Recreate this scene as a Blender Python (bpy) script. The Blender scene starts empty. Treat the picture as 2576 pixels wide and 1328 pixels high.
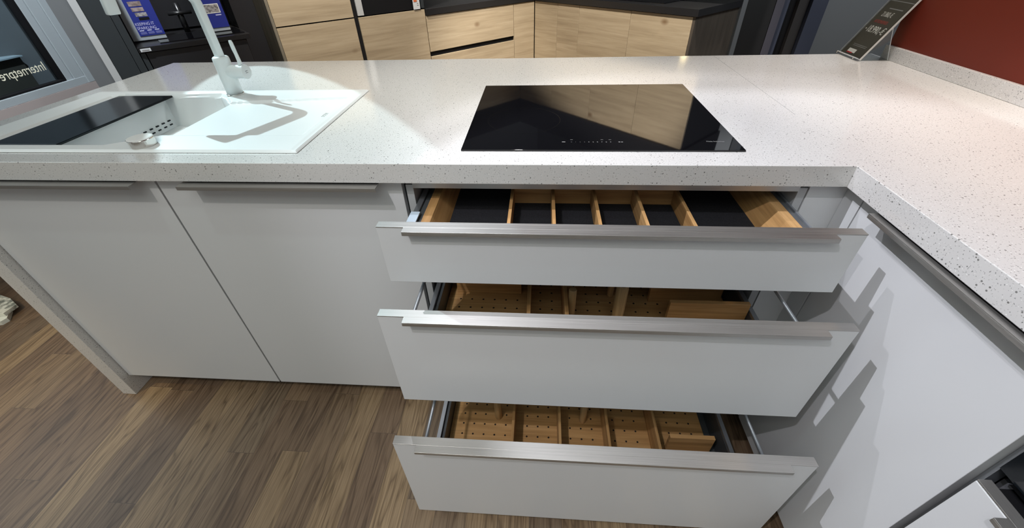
import bpy, bmesh, math, random
from mathutils import Vector, Matrix
random.seed(7)
sc = bpy.context.scene
C = sc.collection
R = math.radians

# ---------------------------------------------------------------- camera
W, HH = 2576, 1328
FPX, CX, CY = 1011.69, 1283.18, 612.97
CAM = Vector((-0.64061526, -0.7856059, 1.35274318))
RX = Vector((0.9974630947593971, 0.06591093813407915, -0.02689094322056407))
RY = Vector((0.018308655598831852, -0.6025857101365043, -0.7978441295575522))
RZ = Vector((-0.06879075318071008, 0.7953277375859404, -0.6022637479570393))
cd = bpy.data.cameras.new('camera')
cam = bpy.data.objects.new('camera', cd)
C.objects.link(cam)
m3 = Matrix((RX, -RY, -RZ)).transposed()
cam.matrix_world = Matrix.Translation(CAM) @ m3.to_4x4()
cd.sensor_fit = 'HORIZONTAL'
cd.sensor_width = 36
cd.lens = FPX / W * 36
cd.shift_x = (W / 2 - CX) / W
cd.shift_y = (CY - HH / 2) / W
cd.clip_start = 0.02
sc.camera = cam

# ---------------------------------------------------------------- view, world, lights
sc.view_settings.view_transform = 'Standard'
sc.view_settings.look = 'None'
sc.view_settings.exposure = 0.0
sc.view_settings.gamma = 1.0
sc.view_settings.use_curve_mapping = False
try:
    sc.cycles.use_denoising = True
    sc.cycles.max_bounces = 8
    sc.cycles.caustics_reflective = False
    sc.cycles.caustics_refractive = False
    sc.cycles.sample_clamp_indirect = 4.0
except Exception:
    pass
world = bpy.data.worlds.new('world')
sc.world = world
world.use_nodes = True
wb = world.node_tree.nodes['Background']
wb.inputs[0].default_value = (0.88, 0.94, 0.93, 1)
wb.inputs[1].default_value = 0.43


def spot(name, loc, target, power, col, size_deg, blend, rad=0.03):
    l = bpy.data.lights.new(name, 'SPOT')
    l.energy = power
    l.color = col
    l.spot_size = R(size_deg)
    l.spot_blend = blend
    l.shadow_soft_size = rad
    o = bpy.data.objects.new(name, l)
    C.objects.link(o)
    o.location = loc
    o.rotation_euler = (Vector(target) - Vector(loc)).to_track_quat('-Z', 'Y').to_euler()
    return o


def area(name, loc, target, power, col, sx, sy):
    l = bpy.data.lights.new(name, 'AREA')
    l.shape = 'RECTANGLE'
    l.size = sx
    l.size_y = sy
    l.energy = power
    l.color = col
    o = bpy.data.objects.new(name, l)
    C.objects.link(o)
    o.location = loc
    o.rotation_euler = (Vector(target) - Vector(loc)).to_track_quat('-Z', 'Y').to_euler()
    return o


COOL = (0.70, 0.94, 1.0)
NEU = (1.0, 0.95, 0.93)
WARM = (1.0, 0.70, 0.42)
# framed spot over the sink: its elliptical beam is long from back left to front right
ss = spot('sink_spot_light', (-3.42, 1.40, 2.91), (-1.3705, 0.2533, 0.97), 400, COOL, 25.4, 0.04, 0.012)
zax = (Vector((-3.42, 1.40, 2.91)) - Vector((-1.3705, 0.2533, 0.97))).normalized()
xax = Vector((math.cos(-0.946), math.sin(-0.946), 0.0))
xax = (xax - zax * xax.dot(zax)).normalized()
yax = zax.cross(xax)
ss.rotation_euler = Matrix((xax, yax, zax)).transposed().to_euler()
ss.scale = (1.0, 0.355, 1.0)
spot('ceiling_and_fill_spot', (-1.75, 0.10, 3.10), (0.03, -0.22, 0.70), 238, (0.90, 0.92, 1.0), 33, 0.35, 0.012)
spot('ceiling_and_fill_spot', (-1.45, 0.85, 3.10), (0.03, -0.24, 0.7), 80, (0.93, 0.93, 1.0), 40, 0.35, 0.012)
spot('ceiling_and_fill_spot', (-1.55, -1.30, 3.10), (-0.22, -0.20, 0.5), 88, (0.96, 0.94, 1.0), 46, 0.5, 0.015)
spot('ceiling_and_fill_spot', (-1.35, -0.62, 3.10), (-1.5, -0.3, 0.3), 20, (0.80, 0.97, 0.90), 75, 0.6, 0.03)
spot('ceiling_and_fill_spot', (-0.30, 0.30, 3.10), (-0.1, 0.25, 0.9), 8, NEU, 50, 0.8, 0.03)
spot('ceiling_and_fill_spot', (-0.80, 0.85, 3.10), (-0.80, 0.78, 0.97), 170, (1.0, 0.965, 0.89), 44, 0.9, 0.04)  # added soft light to lift the middle of the worktop
spot('ceiling_and_fill_spot', (0.40, 0.90, 3.10), (0.36, 0.72, 0.97), 105, (1.0, 0.94, 0.88), 36, 0.9, 0.04)  # added fill for the right rear of the worktop
spot('ceiling_and_fill_spot', (-1.30, 0.25, 3.10), (0.55, 0.32, 1.0), 55, (1.0, 0.96, 0.95), 26, 0.8, 0.03)  # added to brighten the upstand and the red wall
spot('ceiling_and_fill_spot', (-2.0, 1.0, 3.10), (-1.95, 0.80, 0.97), 92, (0.97, 1.0, 0.96), 34, 1.0, 0.04)  # extra soft fill put in over the left rear worktop
spot('warm_spot_light', (0.42, 0.02, 2.10), (0.54, -0.02, 0.97), 24, WARM, 66, 1.0, 0.05)
spot('warm_spot_light', (0.45, 0.72, 2.10), (0.40, 0.72, 0.97), 7, WARM, 60, 1.0, 0.05)
spot('floor_spot_light', (-2.9, -0.9, 3.1), (-2.75, 0.0, 0.0), 180, (1.0, 0.80, 0.50), 34, 1.0, 0.05)
spot('floor_spot_light', (-1.6, -1.6, 3.1), (-1.5, -0.5, 0.0), 85, (1.0, 0.95, 0.88), 60, 1.0, 0.05)
area('added_fill_light', (-1.2, -1.7, 3.12), (-1.2, -1.3, 0), 33, (0.92, 1.0, 0.955), 3.0, 1.6)  # added area fill behind the camera, not a known ceiling fixture
spot('oak_fill_spot', (-1.9, 1.5, 3.1), (-1.9, 2.75, 0.6), 480, (1.0, 0.93, 0.84), 58, 0.6, 0.04)  # added to brighten the left oak wing, no known lamp
spot('oak_fill_spot', (-0.2, 1.7, 3.1), (-0.15, 3.3, 0.6), 640, (1.0, 0.94, 0.86), 66, 0.6, 0.04)  # second added fill, for the inner corner and right oak wing
spot('window_wall_fill_spot', (-2.5, 0.9, 3.1), (-3.62, 1.68, 0.95), 400, (0.90, 0.95, 1.0), 48, 0.6, 0.05)  # added fill aimed at the window frame and wall
area('added_fill_light', (2.2, 1.8, 3.12), (2.2, 3.2, 0.8), 90, (0.9, 0.95, 1.0), 1.2, 0.8)  # unseen fill added to bring up the far grey wall
area('daylight', (-7.5, 1.5, 6.0), (-6.5, 1.5, 0.0), 400, (0.80, 0.92, 1.0), 6.0, 9.0)


# ---------------------------------------------------------------- materials
def mat(name, col=(0.5, 0.5, 0.5), rough=0.5, metal=0.0, spec=0.5, coat=0.0, emit=None, es=0.0, alpha=None, trans=0.0):
    m = bpy.data.materials.new(name)
    m.use_nodes = True
    b = m.node_tree.nodes['Principled BSDF']
    b.inputs['Base Color'].default_value = (*col, 1)
    b.inputs['Roughness'].default_value = rough
    b.inputs['Metallic'].default_value = metal
    b.inputs['Specular IOR Level'].default_value = spec
    b.inputs['Coat Weight'].default_value = coat
    b.inputs['Transmission Weight'].default_value = trans
    if emit:
        b.inputs['Emission Color'].default_value = (*emit, 1)
        b.inputs['Emission Strength'].default_value = es
    return m


def nd(m, typ, **kw):
    n = m.node_tree.nodes.new(typ)
    for k, v in kw.items():
        setattr(n, k, v)
    return n


def lk(m, a, b):
    m.node_tree.links.new(a, b)


def ramp(m, stops):
    n = nd(m, 'ShaderNodeValToRGB')
    e = n.color_ramp.elements
    while len(e) > 1:
        e.remove(e[0])
    e[0].position = stops[0][0]
    e[0].color = (*stops[0][1], 1)
    for p, c in stops[1:]:
        x = e.new(p)
        x.color = (*c, 1)
    return n


def bsdf(m):
    return m.node_tree.nodes['Principled BSDF']


def quartz(name, base, rough):
    m = mat(name, base, rough)
    tc = nd(m, 'ShaderNodeTexCoord')
    n1 = nd(m, 'ShaderNodeTexNoise')
    n1.inputs['Scale'].default_value = 330
    n1.inputs['Detail'].default_value = 1.0
    lk(m, tc.outputs['Object'], n1.inputs['Vector'])
    r1 = ramp(m, [(0.0, (0.10, 0.10, 0.10)), (0.31, (0.30, 0.30, 0.29)), (0.35, base), (0.70, base), (0.76, (0.95, 0.95, 0.93))])
    lk(m, n1.outputs['Fac'], r1.inputs['Fac'])
    v = nd(m, 'ShaderNodeTexVoronoi')
    v.inputs['Scale'].default_value = 118
    lk(m, tc.outputs['Object'], v.inputs['Vector'])
    # only a few cells carry a dark grain
    sep = nd(m, 'ShaderNodeSeparateColor')
    lk(m, v.outputs['Color'], sep.inputs['Color'])
    lt = nd(m, 'ShaderNodeMath', operation='LESS_THAN')
    lt.inputs[1].default_value = 0.24
    lk(m, sep.outputs['Red'], lt.inputs[0])
    d = nd(m, 'ShaderNodeMath', operation='LESS_THAN')
    d.inputs[1].default_value = 0.175
    lk(m, v.outputs['Distance'], d.inputs[0])
    mu = nd(m, 'ShaderNodeMath', operation='MULTIPLY')
    lk(m, lt.outputs[0], mu.inputs[0])
    lk(m, d.outputs[0], mu.inputs[1])
    mx = nd(m, 'ShaderNodeMix', data_type='RGBA')
    lk(m, mu.outputs[0], mx.inputs['Factor'])
    lk(m, r1.outputs['Color'], mx.inputs['A'])
    mx.inputs['B'].default_value = (0.20, 0.195, 0.185, 1)
    lk(m, mx.outputs['Result'], bsdf(m).inputs['Base Color'])
    return m


def wood(name, dark, mid, light, axis=0, scale=1.0, rough=0.5, knots=False, contrast=1.0):
    """oak: grain runs along the given object axis"""
    m = mat(name, mid, rough)
    tc = nd(m, 'ShaderNodeTexCoord')
    mp = nd(m, 'ShaderNodeMapping')
    s = [14 * scale, 14 * scale, 14 * scale]
    s[axis] = 0.9 * scale
    mp.inputs['Scale'].default_value = s
    oi = nd(m, 'ShaderNodeObjectInfo')
    add = nd(m, 'ShaderNodeVectorMath', operation='ADD')
    sc3 = nd(m, 'ShaderNodeVectorMath', operation='SCALE')
    sc3.inputs['Scale'].default_value = 9.0
    cmb = nd(m, 'ShaderNodeCombineXYZ')
    for i in range(3):
        lk(m, oi.outputs['Random'], cmb.inputs[i])
    lk(m, cmb.outputs[0], sc3.inputs[0])
    lk(m, tc.outputs['Object'], add.inputs[0])
    lk(m, sc3.outputs[0], add.inputs[1])
    lk(m, add.outputs[0], mp.inputs['Vector'])
    n = nd(m, 'ShaderNodeTexNoise')
    n.inputs['Scale'].default_value = 1.6
    n.inputs['Detail'].default_value = 6
    n.inputs['Roughness'].default_value = 0.62
    n.inputs['Distortion'].default_value = 0.6
    lk(m, mp.outputs[0], n.inputs['Vector'])
    r = ramp(m, [(0.30, dark), (0.50, mid), (0.72, light)])
    lk(m, n.outputs['Fac'], r.inputs['Fac'])
    mp2 = nd(m, 'ShaderNodeMapping')
    s2 = [110 * scale] * 3
    s2[axis] = 4 * scale
    mp2.inputs['Scale'].default_value = s2
    lk(m, add.outputs[0], mp2.inputs['Vector'])
    n2 = nd(m, 'ShaderNodeTexNoise')
    n2.inputs['Scale'].default_value = 1.0
    n2.inputs['Detail'].default_value = 3
    lk(m, mp2.outputs[0], n2.inputs['Vector'])
    r2 = ramp(m, [(0.35, (0.72, 0.70, 0.66)), (0.55, (1, 1, 1))])
    lk(m, n2.outputs['Fac'], r2.inputs['Fac'])
    mx = nd(m, 'ShaderNodeMix', data_type='RGBA', blend_type='MULTIPLY')
    mx.inputs['Factor'].default_value = 0.7 * contrast
    lk(m, r.outputs['Color'], mx.inputs['A'])
    lk(m, r2.outputs['Color'], mx.inputs['B'])
    out = mx.outputs['Result']
    if knots:
        mp3 = nd(m, 'ShaderNodeMapping')
        s3 = [2.6] * 3
        s3[axis] = 1.7
        mp3.inputs['Scale'].default_value = s3
        lk(m, add.outputs[0], mp3.inputs['Vector'])
        v = nd(m, 'ShaderNodeTexVoronoi')
        v.inputs['Scale'].default_value = 1.6
        lk(m, mp3.outputs[0], v.inputs['Vector'])
        rk = ramp(m, [(0.0, (0.22, 0.15, 0.10)), (0.045, (0.50, 0.40, 0.32)), (0.12, (1, 1, 1))])
        lk(m, v.outputs['Distance'], rk.inputs['Fac'])
        mk = nd(m, 'ShaderNodeMix', data_type='RGBA', blend_type='MULTIPLY')
        mk.inputs['Factor'].default_value = 1.0
        lk(m, out, mk.inputs['A'])
        lk(m, rk.outputs['Color'], mk.inputs['B'])
        out = mk.outputs['Result']
    lk(m, out, bsdf(m).inputs['Base Color'])
    return m


def brushed(name, col, rough):
    m = mat(name, col, rough, metal=1.0)
    tc = nd(m, 'ShaderNodeTexCoord')
    mp = nd(m, 'ShaderNodeMapping')
    mp.inputs['Scale'].default_value = (6, 900, 900)
    lk(m, tc.outputs['Object'], mp.inputs['Vector'])
    n = nd(m, 'ShaderNodeTexNoise')
    n.inputs['Scale'].default_value = 1.0
    lk(m, mp.outputs[0], n.inputs['Vector'])
    rr = nd(m, 'ShaderNodeMapRange')
    rr.inputs['To Min'].default_value = rough - 0.08
    rr.inputs['To Max'].default_value = rough + 0.12
    lk(m, n.outputs['Fac'], rr.inputs['Value'])
    lk(m, rr.outputs[0], bsdf(m).inputs['Roughness'])
    c = ramp(m, [(0.3, tuple(x * 0.86 for x in col)), (0.7, col)])
    lk(m, n.outputs['Fac'], c.inputs['Fac'])
    lk(m, c.outputs['Color'], bsdf(m).inputs['Base Color'])
    return m


def floor_material():
    m = mat('oak_floor', (0.16, 0.12, 0.09), 0.42)
    tc = nd(m, 'ShaderNodeTexCoord')
    sw = nd(m, 'ShaderNodeMapping')
    sw.inputs['Rotation'].default_value = (0, 0, R(90))
    lk(m, tc.outputs['Object'], sw.inputs['Vector'])
    sx = nd(m, 'ShaderNodeSeparateXYZ')
    lk(m, sw.outputs[0], sx.inputs[0])
    dv = nd(m, 'ShaderNodeMath', operation='DIVIDE')
    dv.inputs[1].default_value = 0.093
    lk(m, sx.outputs['Y'], dv.inputs[0])
    fl = nd(m, 'ShaderNodeMath', operation='FLOOR')
    lk(m, dv.outputs[0], fl.inputs[0])
    wn = nd(m, 'ShaderNodeTexWhiteNoise', noise_dimensions='1D')
    lk(m, fl.outputs[0], wn.inputs['W'])
    ma = nd(m, 'ShaderNodeMath', operation='MULTIPLY_ADD')
    ma.inputs[1].default_value = 0.86
    lk(m, wn.outputs['Value'], ma.inputs[0])
    lk(m, sx.outputs['X'], ma.inputs[2])
    cx = nd(m, 'ShaderNodeCombineXYZ')
    lk(m, ma.outputs[0], cx.inputs['X'])
    lk(m, sx.outputs['Y'], cx.inputs['Y'])
    br = nd(m, 'ShaderNodeTexBrick')
    br.offset = 0.0
    br.inputs['Scale'].default_value = 1.0
    br.inputs['Brick Width'].default_value = 0.86
    br.inputs['Row Height'].default_value = 0.093
    br.inputs['Mortar Size'].default_value = 0.0006
    br.inputs['Mortar Smooth'].default_value = 0.3
    br.inputs['Color1'].default_value = (0, 0, 0, 1)
    br.inputs['Color2'].default_value = (1, 1, 1, 1)
    br.inputs['Mortar'].default_value = (0.35, 0.35, 0.35, 1)
    lk(m, cx.outputs[0], br.inputs['Vector'])
    # grain, shifted per plank
    sc3 = nd(m, 'ShaderNodeVectorMath', operation='SCALE')
    sc3.inputs['Scale'].default_value = 13.0
    lk(m, br.outputs['Color'], sc3.inputs[0])
    add = nd(m, 'ShaderNodeVectorMath', operation='ADD')
    lk(m, sw.outputs[0], add.inputs[0])
    lk(m, sc3.outputs[0], add.inputs[1])
    mp = nd(m, 'ShaderNodeMapping')
    mp.inputs['Scale'].default_value = (1.5, 16, 16)
    lk(m, add.outputs[0], mp.inputs['Vector'])
    n = nd(m, 'ShaderNodeTexNoise')
    n.inputs['Scale'].default_value = 1.3
    n.inputs['Detail'].default_value = 2
    n.inputs['Distortion'].default_value = 0.7
    lk(m, mp.outputs[0], n.inputs['Vector'])
    # contour lines of the noise give the cathedral figure
    mulc = nd(m, 'ShaderNodeMath', operation='MULTIPLY')
    mulc.inputs[1].default_value = 11.0
    lk(m, n.outputs['Fac'], mulc.inputs[0])
    fr = nd(m, 'ShaderNodeMath', operation='PINGPONG')
    fr.inputs[1].default_value = 1.0
    lk(m, mulc.outputs[0], fr.inputs[0])
    rf = ramp(m, [(0.0, (0.30, 0.26, 0.23)), (0.25, (0.74, 0.71, 0.68)), (0.6, (1, 1, 1))])
    lk(m, fr.outputs[0], rf.inputs['Fac'])
    mp2 = nd(m, 'ShaderNodeMapping')
    mp2.inputs['Scale'].default_value = (10, 260, 260)
    lk(m, add.outputs[0], mp2.inputs['Vector'])
    n2 = nd(m, 'ShaderNodeTexNoise')
    n2.inputs['Scale'].default_value = 1.0
    n2.inputs['Detail'].default_value = 4
    lk(m, mp2.outputs[0], n2.inputs['Vector'])
    r2 = ramp(m, [(0.36, (0.68, 0.64, 0.60)), (0.56, (1.0, 1.0, 1.0)), (0.72, (1.18, 1.16, 1.10))])
    lk(m, n2.outputs['Fac'], r2.inputs['Fac'])
    base = ramp(m, [(0.0, (0.150, 0.100, 0.066)), (0.35, (0.215, 0.145, 0.090)), (0.55, (0.170, 0.124, 0.085)),
                    (0.8, (0.26, 0.180, 0.108)), (1.0, (0.33, 0.235, 0.138))])
    lk(m, br.outputs['Color'], base.inputs['Fac'])
    m1 = nd(m, 'ShaderNodeMix', data_type='RGBA', blend_type='MULTIPLY')
    m1.inputs['Factor'].default_value = 0.65
    lk(m, base.outputs['Color'], m1.inputs['A'])
    lk(m, rf.outputs['Color'], m1.inputs['B'])
    m2 = nd(m, 'ShaderNodeMix', data_type='RGBA', blend_type='MULTIPLY')
    m2.inputs['Factor'].default_value = 0.85
    lk(m, m1.outputs['Result'], m2.inputs['A'])
    lk(m, r2.outputs['Color'], m2.inputs['B'])
    m4 = nd(m, 'ShaderNodeMix', data_type='RGBA')
    lk(m, br.outputs['Fac'], m4.inputs['Factor'])
    lk(m, m2.outputs['Result'], m4.inputs['A'])
    m4.inputs['B'].default_value = (0.07, 0.05, 0.035, 1)
    lk(m, m4.outputs['Result'], bsdf(m).inputs['Base Color'])
    return m


def speckle(name, a, b, scale, rough=0.6):
    m = mat(name, a, rough)
    tc = nd(m, 'ShaderNodeTexCoord')
    n = nd(m, 'ShaderNodeTexNoise')
    n.inputs['Scale'].default_value = scale
    n.inputs['Detail'].default_value = 5
    lk(m, tc.outputs['Object'], n.inputs['Vector'])
    r = ramp(m, [(0.40, a), (0.60, b)])
    lk(m, n.outputs['Fac'], r.inputs['Fac'])
    lk(m, r.outputs['Color'], bsdf(m).inputs['Base Color'])
    return m


def clear_material(name, tint, gloss, rough=0.02):
    m = bpy.data.materials.new(name)
    m.use_nodes = True
    nt = m.node_tree
    nt.nodes.remove(nt.nodes['Principled BSDF'])
    tr = nt.nodes.new('ShaderNodeBsdfTransparent')
    tr.inputs[0].default_value = (*tint, 1)
    gl = nt.nodes.new('ShaderNodeBsdfGlossy')
    gl.inputs['Roughness'].default_value = rough
    lw = nt.nodes.new('ShaderNodeLayerWeight')
    lw.inputs[0].default_value = 0.5
    pw = nt.nodes.new('ShaderNodeMath')
    pw.operation = 'POWER'
    pw.inputs[1].default_value = 4.0
    nt.links.new(lw.outputs['Facing'], pw.inputs[0])
    fz = nt.nodes.new('ShaderNodeMath')
    fz.operation = 'MULTIPLY_ADD'
    fz.inputs[1].default_value = 0.6
    fz.inputs[2].default_value = gloss
    nt.links.new(pw.outputs[0], fz.inputs[0])
    mx = nt.nodes.new('ShaderNodeMixShader')
    nt.links.new(fz.outputs[0], mx.inputs[0])
    nt.links.new(tr.outputs[0], mx.inputs[1])
    nt.links.new(gl.outputs[0], mx.inputs[2])
    nt.links.new(mx.outputs[0], nt.nodes['Material Output'].inputs[0])
    return m


M = {}
M['quartz'] = quartz('white_quartz', (0.64, 0.625, 0.61), 0.12)
M['front'] = mat('grey_white_lacquer', (0.64, 0.645, 0.655), 0.33, spec=0.45)
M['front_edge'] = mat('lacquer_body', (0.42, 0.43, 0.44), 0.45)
M['inner'] = mat('carcass_grey', (0.10, 0.10, 0.11), 0.5)
M['steel'] = brushed('brushed_steel', (0.52, 0.505, 0.485), 0.46)
M['rail'] = mat('grey_metal', (0.33, 0.35, 0.38), 0.32, metal=0.8)
M['railhi'] = mat('bright_metal', (0.28, 0.30, 0.33), 0.4, metal=0.5)
M['cap'] = mat('pale_blue_cap', (0.55, 0.66, 0.78), 0.4)
M['darkrail'] = mat('dark_metal', (0.055, 0.06, 0.065), 0.4)
M['mat'] = speckle('black_felt', (0.006, 0.006, 0.009), (0.014, 0.014, 0.02), 500, 0.9)
M['oakbox'] = wood('drawer_oak', (0.33, 0.17, 0.062), (0.46, 0.26, 0.102), (0.59, 0.36, 0.165), 0, 1.3, 0.5)
M['oakbox_y'] = wood('drawer_oak_lengthwise', (0.33, 0.17, 0.062), (0.46, 0.26, 0.102), (0.59, 0.36, 0.165), 1, 1.3, 0.5)
M['oakpeg'] = wood('light_oak_peg', (0.42, 0.27, 0.12), (0.52, 0.35, 0.17), (0.60, 0.42, 0.22), 2, 2.0, 0.5)
M['oak'] = wood('pale_oak_front', (0.29, 0.225, 0.145), (0.37, 0.295, 0.195), (0.43, 0.35, 0.24), 0, 1.0, 0.55, knots=True, contrast=0.45)
M['oakside'] = wood('smoked_oak_side', (0.040, 0.032, 0.025), (0.055, 0.045, 0.035), (0.07, 0.057, 0.045), 2, 1.0, 0.6)
M['oakpale'] = wood('grey_oak_side', (0.13, 0.115, 0.085), (0.165, 0.145, 0.11), (0.20, 0.175, 0.135), 2, 1.0, 0.6)
M['board'] = mat('black_board_glass', (0.006, 0.008, 0.010), 0.12, spec=0.16)
M['hole'] = mat('hole_black', (0.01, 0.006, 0.004), 0.9)
M['black'] = mat('black_gap', (0.004, 0.004, 0.005), 0.7, spec=0.2)
M['blackglass'] = mat('black_ceramic_glass', (0.004, 0.004, 0.005), 0.03, spec=0.5)
M['blacktop'] = mat('black_worktop', (0.012, 0.012, 0.013), 0.28)
M['anthra'] = mat('anthracite_front', (0.020, 0.025, 0.028), 0.5)
M['anthra2'] = mat('dark_front', (0.013, 0.013, 0.015), 0.4)
M['sink'] = mat('white_composite', (0.80, 0.82, 0.82), 0.38)
M['tap'] = mat('white_tap', (0.78, 0.83, 0.83), 0.30)
M['tapline'] = mat('tap_mark', (0.15, 0.18, 0.2), 0.5)
M['slot'] = mat('slot_dark', (0.01, 0.015, 0.02), 0.8)
M['chrome'] = mat('chrome', (0.75, 0.73, 0.70), 0.18, metal=1.0)
M['white'] = mat('matt_white', (0.80, 0.80, 0.78), 0.4)
M['print'] = mat('print_grey', (0.26, 0.26, 0.26), 0.6)
M['printdim'] = mat('print_dim', (0.07, 0.07, 0.07), 0.6)
M['ring'] = mat('ring_line', (0.006, 0.006, 0.006), 0.12)
M['red'] = mat('red_wall', (0.15, 0.021, 0.011), 0.42, spec=0.3)
M['greywall'] = mat('grey_wall', (0.12, 0.126, 0.13), 0.7)
M['ceiling'] = mat('ceiling_paint', (0.55, 0.55, 0.55), 0.9)
M['stripeA'] = mat('mauve_grey', (0.050, 0.048, 0.062), 0.5)
M['stripeB'] = mat('slate_blue', (0.034, 0.040, 0.062), 0.5)
M['stripeC'] = mat('brown_black', (0.022, 0.020, 0.020), 0.5)
M['wallL'] = mat('taupe_panel', (0.37, 0.325, 0.315), 0.5)
M['frameL'] = mat('window_frame_grey', (0.34, 0.385, 0.41), 0.42)
M['alu'] = mat('grey_trim', (0.42, 0.43, 0.43), 0.5)
M['plinth'] = mat('plinth_dark', (0.035, 0.026, 0.020), 0.6)
M['blue'] = mat('poster_blue', (0.020, 0.030, 0.20), 0.3)
M['bluelight'] = mat('poster_pale_blue', (0.10, 0.11, 0.30), 0.4)
M['lettering'] = mat('poster_lettering', (0.45, 0.46, 0.66), 0.5)
M['photo'] = speckle('printed_photo', (0.10, 0.09, 0.09), (0.35, 0.33, 0.33), 60, 0.4)
M['skin'] = speckle('printed_cutlery', (0.16, 0.12, 0.11), (0.32, 0.26, 0.25), 40, 0.4)
M['acrylic'] = clear_material('clear_acrylic', (0.94, 0.95, 0.95), 0.03)
M['frost'] = mat('frosted_acrylic', (0.30, 0.33, 0.35), 0.4)
M['glass'] = clear_material('window_glass', (0.85, 0.90, 0.93), 0.05)
M['signcard'] = mat('sign_card', (0.065, 0.060, 0.048), 0.45)
M['signred'] = mat('sign_red', (0.35, 0.055, 0.045), 0.5)
M['signwhite'] = mat('sign_white', (0.75, 0.74, 0.70), 0.5)
M['signlogo'] = mat('sign_logo_red', (0.50, 0.03, 0.04), 0.5)
M['orange'] = mat('tag_orange', (0.55, 0.14, 0.05), 0.5)
M['paper'] = mat('paper', (0.55, 0.57, 0.58), 0.6)
M['window_text'] = mat('window_lettering', (0.80, 0.78, 0.62), 0.6)
M['pave'] = speckle('street_paving', (0.16, 0.21, 0.26), (0.32, 0.39, 0.46), 9, 0.5)
M['ledge'] = mat('outside_ledge', (0.045, 0.042, 0.032), 0.7)
M['ledge_edge'] = mat('ledge_edge', (0.35, 0.42, 0.45), 0.5)
M['granite'] = speckle('speckled_stone', (0.22, 0.24, 0.22), (0.80, 0.82, 0.76), 42, 0.3)
M['whitestone'] = mat('white_stone', (0.80, 0.84, 0.80), 0.3)
M['floor'] = floor_material()
M['ledwarm'] = mat('warm_led', (1, 0.8, 0.5), 0.5, emit=(1.0, 0.80, 0.40), es=22.0)


# ---------------------------------------------------------------- helpers
class MB:
    def __init__(s):
        s.bm = bmesh.new()

    def quad(s, pts):
        s.bm.faces.new([s.bm.verts.new(p) for p in pts])
        return s

    def box(s, x0, x1, y0, y1, z0, z1):
        v = [s.bm.verts.new((x, y, z)) for z in (z0, z1) for x, y in ((x0, y0), (x1, y0), (x1, y1), (x0, y1))]
        for f in ((3, 2, 1, 0), (4, 5, 6, 7), (0, 1, 5, 4), (1, 2, 6, 5), (2, 3, 7, 6), (3, 0, 4, 7)):
            s.bm.faces.new([v[i] for i in f])
        return s

    def prism(s, pts, ax, a0, a1):
        """polygon pts (2D) extruded along axis ax from a0 to a1"""
        def P(p, a):
            q = [0, 0, 0]
            o = [i for i in range(3) if i != ax]
            q[o[0]], q[o[1]] = p
            q[ax] = a
            return q
        A = [s.bm.verts.new(P(p, a0)) for p in pts]
        B = [s.bm.verts.new(P(p, a1)) for p in pts]
        n = len(pts)
        s.bm.faces.new(A)
        s.bm.faces.new(B[::-1])
        for i in range(n):
            s.bm.faces.new([A[i], B[i], B[(i + 1) % n], A[(i + 1) % n]])
        return s

    def tube(s, a, b, r0, r1=None, n=24, cap=True):
        a, b = Vector(a), Vector(b)
        r1 = r0 if r1 is None else r1
        q = (b - a).to_track_quat('Z', 'Y')
        A, B = [], []
        for i in range(n):
            t = 2 * math.pi * i / n
            d = q @ Vector((math.cos(t), math.sin(t), 0))
            A.append(s.bm.verts.new(a + d * r0))
            B.append(s.bm.verts.new(b + d * r1))
        for i in range(n):
            s.bm.faces.new([A[i], A[(i + 1) % n], B[(i + 1) % n], B[i]])
        if cap:
            s.bm.faces.new(A[::-1])
            s.bm.faces.new(B)
        return s

    def lathe(s, o, prof, n=40):
        """profile of (radius, z) around a vertical axis at o"""
        rings = []
        for r, z in prof:
            rings.append([s.bm.verts.new((o[0] + r * math.cos(2 * math.pi * i / n), o[1] + r * math.sin(2 * math.pi * i / n), o[2] + z)) for i in range(n)])
        for a, b in zip(rings, rings[1:]):
            for i in range(n):
                s.bm.faces.new([a[i], a[(i + 1) % n], b[(i + 1) % n], b[i]])
        s.bm.faces.new(rings[0][::-1])
        s.bm.faces.new(rings[-1])
        return s

    def build(s, name, m, parent=None, bevel=0.0, smooth=False, seg=2):
        bmesh.ops.recalc_face_normals(s.bm, faces=s.bm.faces)
        me = bpy.data.meshes.new(name)
        s.bm.to_mesh(me)
        s.bm.free()
        me.materials.append(m)
        o = bpy.data.objects.new(name, me)
        C.objects.link(o)
        if parent is not None:
            o.parent = parent
            o.matrix_parent_inverse = parent_inv(parent)
        if smooth:
            for p in me.polygons:
                p.use_smooth = True
        if bevel:
            b = o.modifiers.new('bevel', 'BEVEL')
            b.width = bevel
            b.segments = seg
            b.limit_method = 'ANGLE'
            b.angle_limit = R(40)
        return o


def world_of(o):
    m = Matrix.LocRotScale(o.location, o.rotation_euler, None)
    if o.parent is not None:
        return world_of(o.parent) @ o.matrix_parent_inverse @ m
    return m


def parent_inv(p):
    return world_of(p).inverted()


def tag(o, label=None, cat=None, group=None, kind=None):
    if label:
        o['label'] = label
    if cat:
        o['category'] = cat
    if group:
        o['group'] = group
    if kind:
        o['kind'] = kind
    return o


def thing(name, label, cat, loc=(0, 0, 0), group=None, rz=0.0):
    o = bpy.data.objects.new(name, None)
    o.empty_display_size = 0.05
    C.objects.link(o)
    o.location = loc
    o.rotation_euler = (0, 0, rz)
    return tag(o, label, cat, group)


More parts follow.
